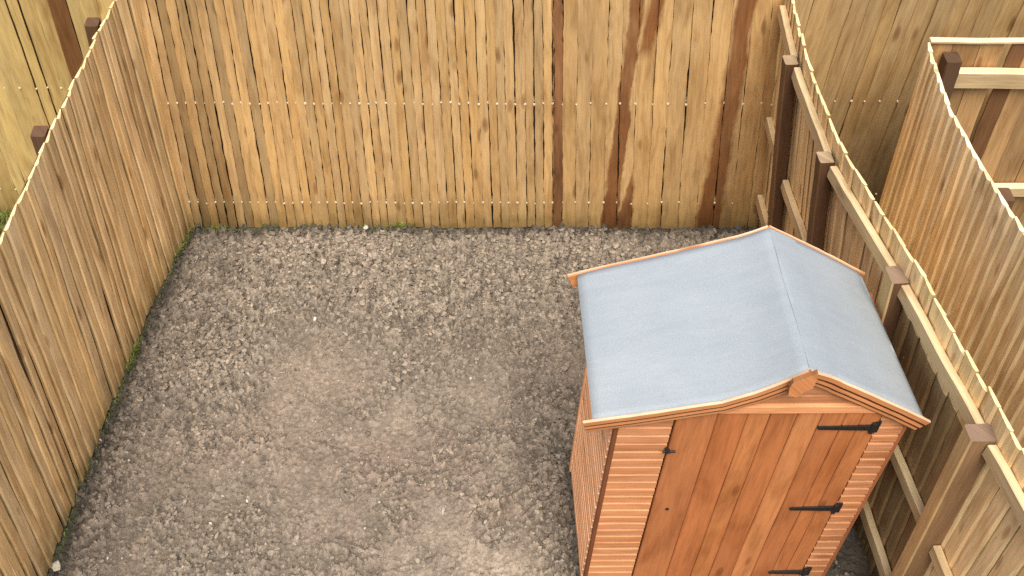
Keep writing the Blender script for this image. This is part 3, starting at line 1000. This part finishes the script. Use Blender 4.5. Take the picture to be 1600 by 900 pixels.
# ------------------------------------------------------------------ loose lumps of soil
def ico(sub):
    import bmesh
    bm = bmesh.new(); bmesh.ops.create_icosphere(bm, subdivisions=sub, radius=1.0)
    v = np.array([p.co[:] for p in bm.verts]); f = np.array([[q.index for q in p.verts] for p in bm.faces]); bm.free()
    return v, f
ICO = {1: ico(1), 2: ico(2), 3: ico(3)}
def lumps(name, xs, ys, size, tones, mat, flat=.62, sink=.25, seed=3, rough=.33, sub=2):
    IV, IF = ICO[sub]
    r = np.random.default_rng(seed)
    N = len(xs)
    h, _ = soil_h(xs, ys)
    nv = len(IV)
    V = np.repeat(IV[None], N, 0)
    # irregular shape: planes cut into the ball
    for k in range(5):
        d = r.normal(size=(N, 3)); d /= np.linalg.norm(d, axis=1)[:, None]
        cut = r.uniform(.35, .85, size=N)
        dot = np.einsum('nij,nj->ni', V, d)
        ex = np.clip(dot - cut[:, None], 0, None)
        V = V - ex[..., None] * d[:, None, :]
    V = V * (1 + rough * .35 * r.uniform(-1, 1, size=(N, nv, 1)))
    sc = np.stack([r.uniform(.8, 1.35, N), r.uniform(.65, 1.0, N), r.uniform(flat * .7, flat * 1.2, N)], 1)
    V = V * sc[:, None, :]
    a = r.uniform(0, 6.28, N); ca, sa = np.cos(a), np.sin(a)
    tl = r.normal(0, .25, N)
    z2 = V[..., 2] + V[..., 0] * tl[:, None]
    x2 = V[..., 0] * ca[:, None] - V[..., 1] * sa[:, None]; y2 = V[..., 0] * sa[:, None] + V[..., 1] * ca[:, None]
    V = np.stack([x2, y2, z2], -1) * size[:, None, None]
    V[..., 0] += xs[:, None]; V[..., 1] += ys[:, None]; V[..., 2] += (h + size * flat * (1 - 2 * sink) * .5)[:, None]
    me = bpy.data.meshes.new(name)
    co = V.reshape(-1, 3).astype(np.float32)
    q = (IF[None] + (np.arange(N) * nv)[:, None, None]).reshape(-1, 3).astype(np.int32)
    me.vertices.add(len(co)); me.vertices.foreach_set('co', co.ravel())
    me.loops.add(q.size); me.loops.foreach_set('vertex_index', q.ravel())
    me.polygons.add(len(q)); me.polygons.foreach_set('loop_start', np.arange(len(q), dtype=np.int32) * 3)
    at = me.attributes.new('tone', 'FLOAT_COLOR', 'POINT')
    tt = np.repeat(tones[:, None, :], nv, 1).reshape(-1, 3)
    at.data.foreach_set('color', np.concatenate([tt, np.ones((len(tt), 1))], 1).astype(np.float32).ravel())
    me.polygons.foreach_set('use_smooth', np.zeros(len(q), dtype=bool))
    me.materials.append(mat); me.update()
    o = bpy.data.objects.new(name, me); COL.objects.link(o)
    return o
def free(x, y):
    ok = (x > left_edge(y) + .03) & (y < YB - .02) & (x < 2.0)
    return ok & ~((x > SX0 - .03) & (x < SX1 + .02) & (y > SY0 - .03) & (y < SY1 + .03))
px = rng.uniform(-2.0, 2.0, 95000); py = rng.uniform(1.9, 4.93, 95000)
cc = coarse(px, py)
ok = free(px, py) & (rng.uniform(0, 1, 95000) < (.015 + .80 * cc ** 1.35))
px, py, cc = px[ok], py[ok], cc[ok]
size = np.clip(rng.lognormal(math.log(.0076), .45, len(px)) * (.60 + .78 * cc), .003, .0185)
_, bt = soil_h(px, py)
mo_ = np.clip(np.exp(-((px - left_edge(py)) / .10) ** 2) + np.exp(-((YB - py) / .08) ** 2), 0, 1)[:, None]
tn = (.5 * bt + .5 * np.array([.27, .225, .176])[None]) * rng.uniform(.60, 1.45, len(px))[:, None] * (1 - .55 * mo_)
o = lumps('soil_clods', px, py, size, tn, M_SOIL)
o['kind'] = 'stuff'; o['label'] = 'crumbly clods of dug soil strewn over the bed'
# fine crumbs all over
px = rng.uniform(-2.0, .75, 60000); py = rng.uniform(1.9, 4.93, 60000)
ok = free(px, py); px, py = px[ok], py[ok]
size = np.clip(rng.lognormal(math.log(.0027), .35, len(px)) * (.8 + .6 * coarse(px, py)), .0016, .007)
_, bt = soil_h(px, py)
o = lumps('soil_crumbs', px, py, size, bt * rng.uniform(.75, 1.4, len(px))[:, None], M_SOIL, seed=14, sub=1)
o['kind'] = 'stuff'; o['label'] = 'fine crumbs of dry soil over the whole bed'
# small pale pebbles
npb = 420
px = rng.uniform(-1.9, .66, npb); py = rng.uniform(1.9, 4.85, npb)
ok = free(px, py); px, py = px[ok], py[ok]
size = np.clip(rng.lognormal(math.log(.0048), .4, len(px)), .003, .011)
tn = np.array([.46, .41, .34])[None] * rng.uniform(.55, 1.35, len(px))[:, None]
o = lumps('pebbles', px, py, size, tn, M_STONE, flat=.7, seed=8)
o['kind'] = 'stuff'; o['label'] = 'tiny pale pebbles dotted through the soil'

# larger stones one can point to
def stone(x, y, r, tone, label, flat=.7, seed=1):
    o = lumps('stone', np.array([x]), np.array([y]), np.array([r]), np.array([tone]), M_STONE, flat=flat, seed=seed, sink=.15, sub=3, rough=.1)
    me = o.data
    o['label'] = label; o['category'] = 'stone'
    base = Vector((x, y, float(soil_h(np.array([x]), np.array([y]))[0][0])))
    me.transform(Matrix.Translation(-base)); o.location = base
    return o
stone(-1.905, 2.612, .034, (.55, .49, .36), 'large pale cream stone against the foot of the left side fence', seed=4)
stone(.009, 2.909, .020, (.36, .32, .27), 'smooth oval grey stone lying alone on the fine soil in front', flat=.6, seed=5)
stone(-.472, 4.885, .020, (.46, .43, .37), 'white stone at the foot of the rear fence beside the moss', seed=6)
stone(-.802, 4.444, .017, (.55, .50, .43), 'pale stone on the lumpy soil toward the rear fence', seed=7)
stone(-.739, 4.171, .013, (.62, .58, .50), 'small whitish stone at the edge of the trampled patch', seed=9)

# ------------------------------------------------------------------ moss and grass at the foot of the fences
def tufts(name, spots, n, hgt, seed, label):
    r = np.random.default_rng(seed)
    mb = MB()
    for (x0, y0, x1, y1, dens, hh) in spots:
        for k in range(int(n * dens)):
            t = r.uniform(); x = x0 + (x1 - x0) * t + r.normal(0, .012); y = y0 + (y1 - y0) * t + r.normal(0, .012)
            if y > 2.0 and x > -2.0 and y < YB:
                x = max(x, float(left_edge(y)) + .024)
                y = min(y, YB - .022)
                z = float(soil_h(np.array([x]), np.array([y]))[0][0])
            else:
                z = -.03
            hgt_ = hh * r.uniform(.4, 1.2); a = r.uniform(0, 6.28); ln = hgt_ * r.uniform(.2, 1.0); w = r.uniform(.0022, .0042)
            d = Vector((math.cos(a), math.sin(a), 0)); sd = Vector((-d.y, d.x, 0)) * w
            p = Vector((x, y, z - .004)); m = p + d * ln * .4 + Vector((0, 0, hgt_ * .7)); e = p + d * ln + Vector((0, 0, hgt_))
            g = np.array([.135, .175, .045]) * r.uniform(.6, 1.4) + np.array([.06, .02, 0]) * r.uniform(0, 1)
            mb.add([p - sd, p + sd, m + sd * .8, m - sd * .8, e], [(0, 0, 0)] * 5, [(0, 1, 2, 3), (3, 2, 4)], tuple(g))
    o = mb.build(name, M_GRASS)
    o['kind'] = 'stuff'; o['label'] = label
    return o
tufts('grass', [(-1.565, 4.905, -1.32, 4.905, .30, .028), (-1.15, 4.905, -.70, 4.905, .16, .018), (-.62, 4.905, -.40, 4.905, .22, .024), (-.36, 4.905, -.20, 4.905, .40, .028), (-1.3, 4.907, .3, 4.907, .5, .012),
                (-1.60, 4.90, -1.665, 4.62, .8, .032), (-1.745, 3.99, -1.768, 3.80, 1.3, .040), (-1.79, 3.72, -1.83, 3.45, .22, .02), (-1.85, 3.3, -1.93, 2.6, .35, .016), (-1.66, 4.6, -1.86, 3.2, .7, .014)],
      520, .04, 3, 'thin green grass and moss along the foot of the fences')
tufts('grass', [(-3.4, 5.03, -2.2, 5.03, 1.2, .08), (-3.4, 4.97, -2.3, 4.97, 1.4, .08), (-3.4, 4.88, -2.4, 4.88, 1.4, .08), (-3.4, 4.75, -2.4, 4.75, 1.4, .08)], 900, .08, 4, 'green grass at the foot of the yellowish neighbouring fence')

# ------------------------------------------------------------------ camera
f, pitch, roll, yaw, ppx, ppy, HC = 1753.548, 48.5427, 0.898, 1.2113, 713.866, 431.3, 5.10353
th, ps, ro = map(math.radians, (pitch, yaw, roll))
fw = Vector((math.sin(ps) * math.cos(th), math.cos(ps) * math.cos(th), -math.sin(th)))
rt = Vector((math.cos(ps), -math.sin(ps), 0)); up = rt.cross(fw)
r2 = rt * math.cos(ro) + up * math.sin(ro); u2 = up * math.cos(ro) - rt * math.sin(ro)
cam = bpy.data.cameras.new('camera')
cam.sensor_width = 36.0
cam.lens = f / 1600 * 36
cam.shift_x = (800 - ppx) / 1600
cam.shift_y = -(450 - ppy) / 1600
cam.clip_start = .05; cam.clip_end = 500
co = bpy.data.objects.new('camera', cam); COL.objects.link(co)
R = Matrix((r2, u2, -fw)).transposed().to_4x4()
co.matrix_world = Matrix.Translation((0, 0, HC)) @ R
scene.camera = co

# ------------------------------------------------------------------ light
SUN_DIR = Vector((-.03, -.73, 0)).normalized()          # where the sun stands, seen from the garden
EL = math.radians(64)
to_sun = Vector((SUN_DIR.x * math.cos(EL), SUN_DIR.y * math.cos(EL), math.sin(EL)))
sun = bpy.data.lights.new('sun', 'SUN')
sun.energy = 5.0; sun.angle = math.radians(44); sun.color = (1.0, .945, .845)
so = bpy.data.objects.new('sun', sun); COL.objects.link(so)
so.rotation_euler = (-to_sun).to_track_quat('-Z', 'Y').to_euler()
so.location = to_sun * 20
w = bpy.data.worlds.new('World'); scene.world = w
w.use_nodes = True
nt = w.node_tree
bg = nt.nodes['Background']
sky = nt.nodes.new('ShaderNodeTexSky'); sky.sky_type = 'NISHITA'; sky.sun_disc = False
sky.sun_elevation = EL
sky.sun_rotation = math.atan2(to_sun.x, to_sun.y)
sky.air_density = 1.0; sky.dust_density = 3.0; sky.ozone_density = 1.0
nt.links.new(sky.outputs[0], bg.inputs[0])
bg.inputs[1].default_value = .15
scene.view_settings.view_transform = 'Standard'
scene.view_settings.look = 'None'
scene.view_settings.exposure = 0
scene.view_settings.gamma = 1
scene.render.engine = 'CYCLES'
scene.cycles.max_bounces = 8
scene.cycles.use_denoising = False
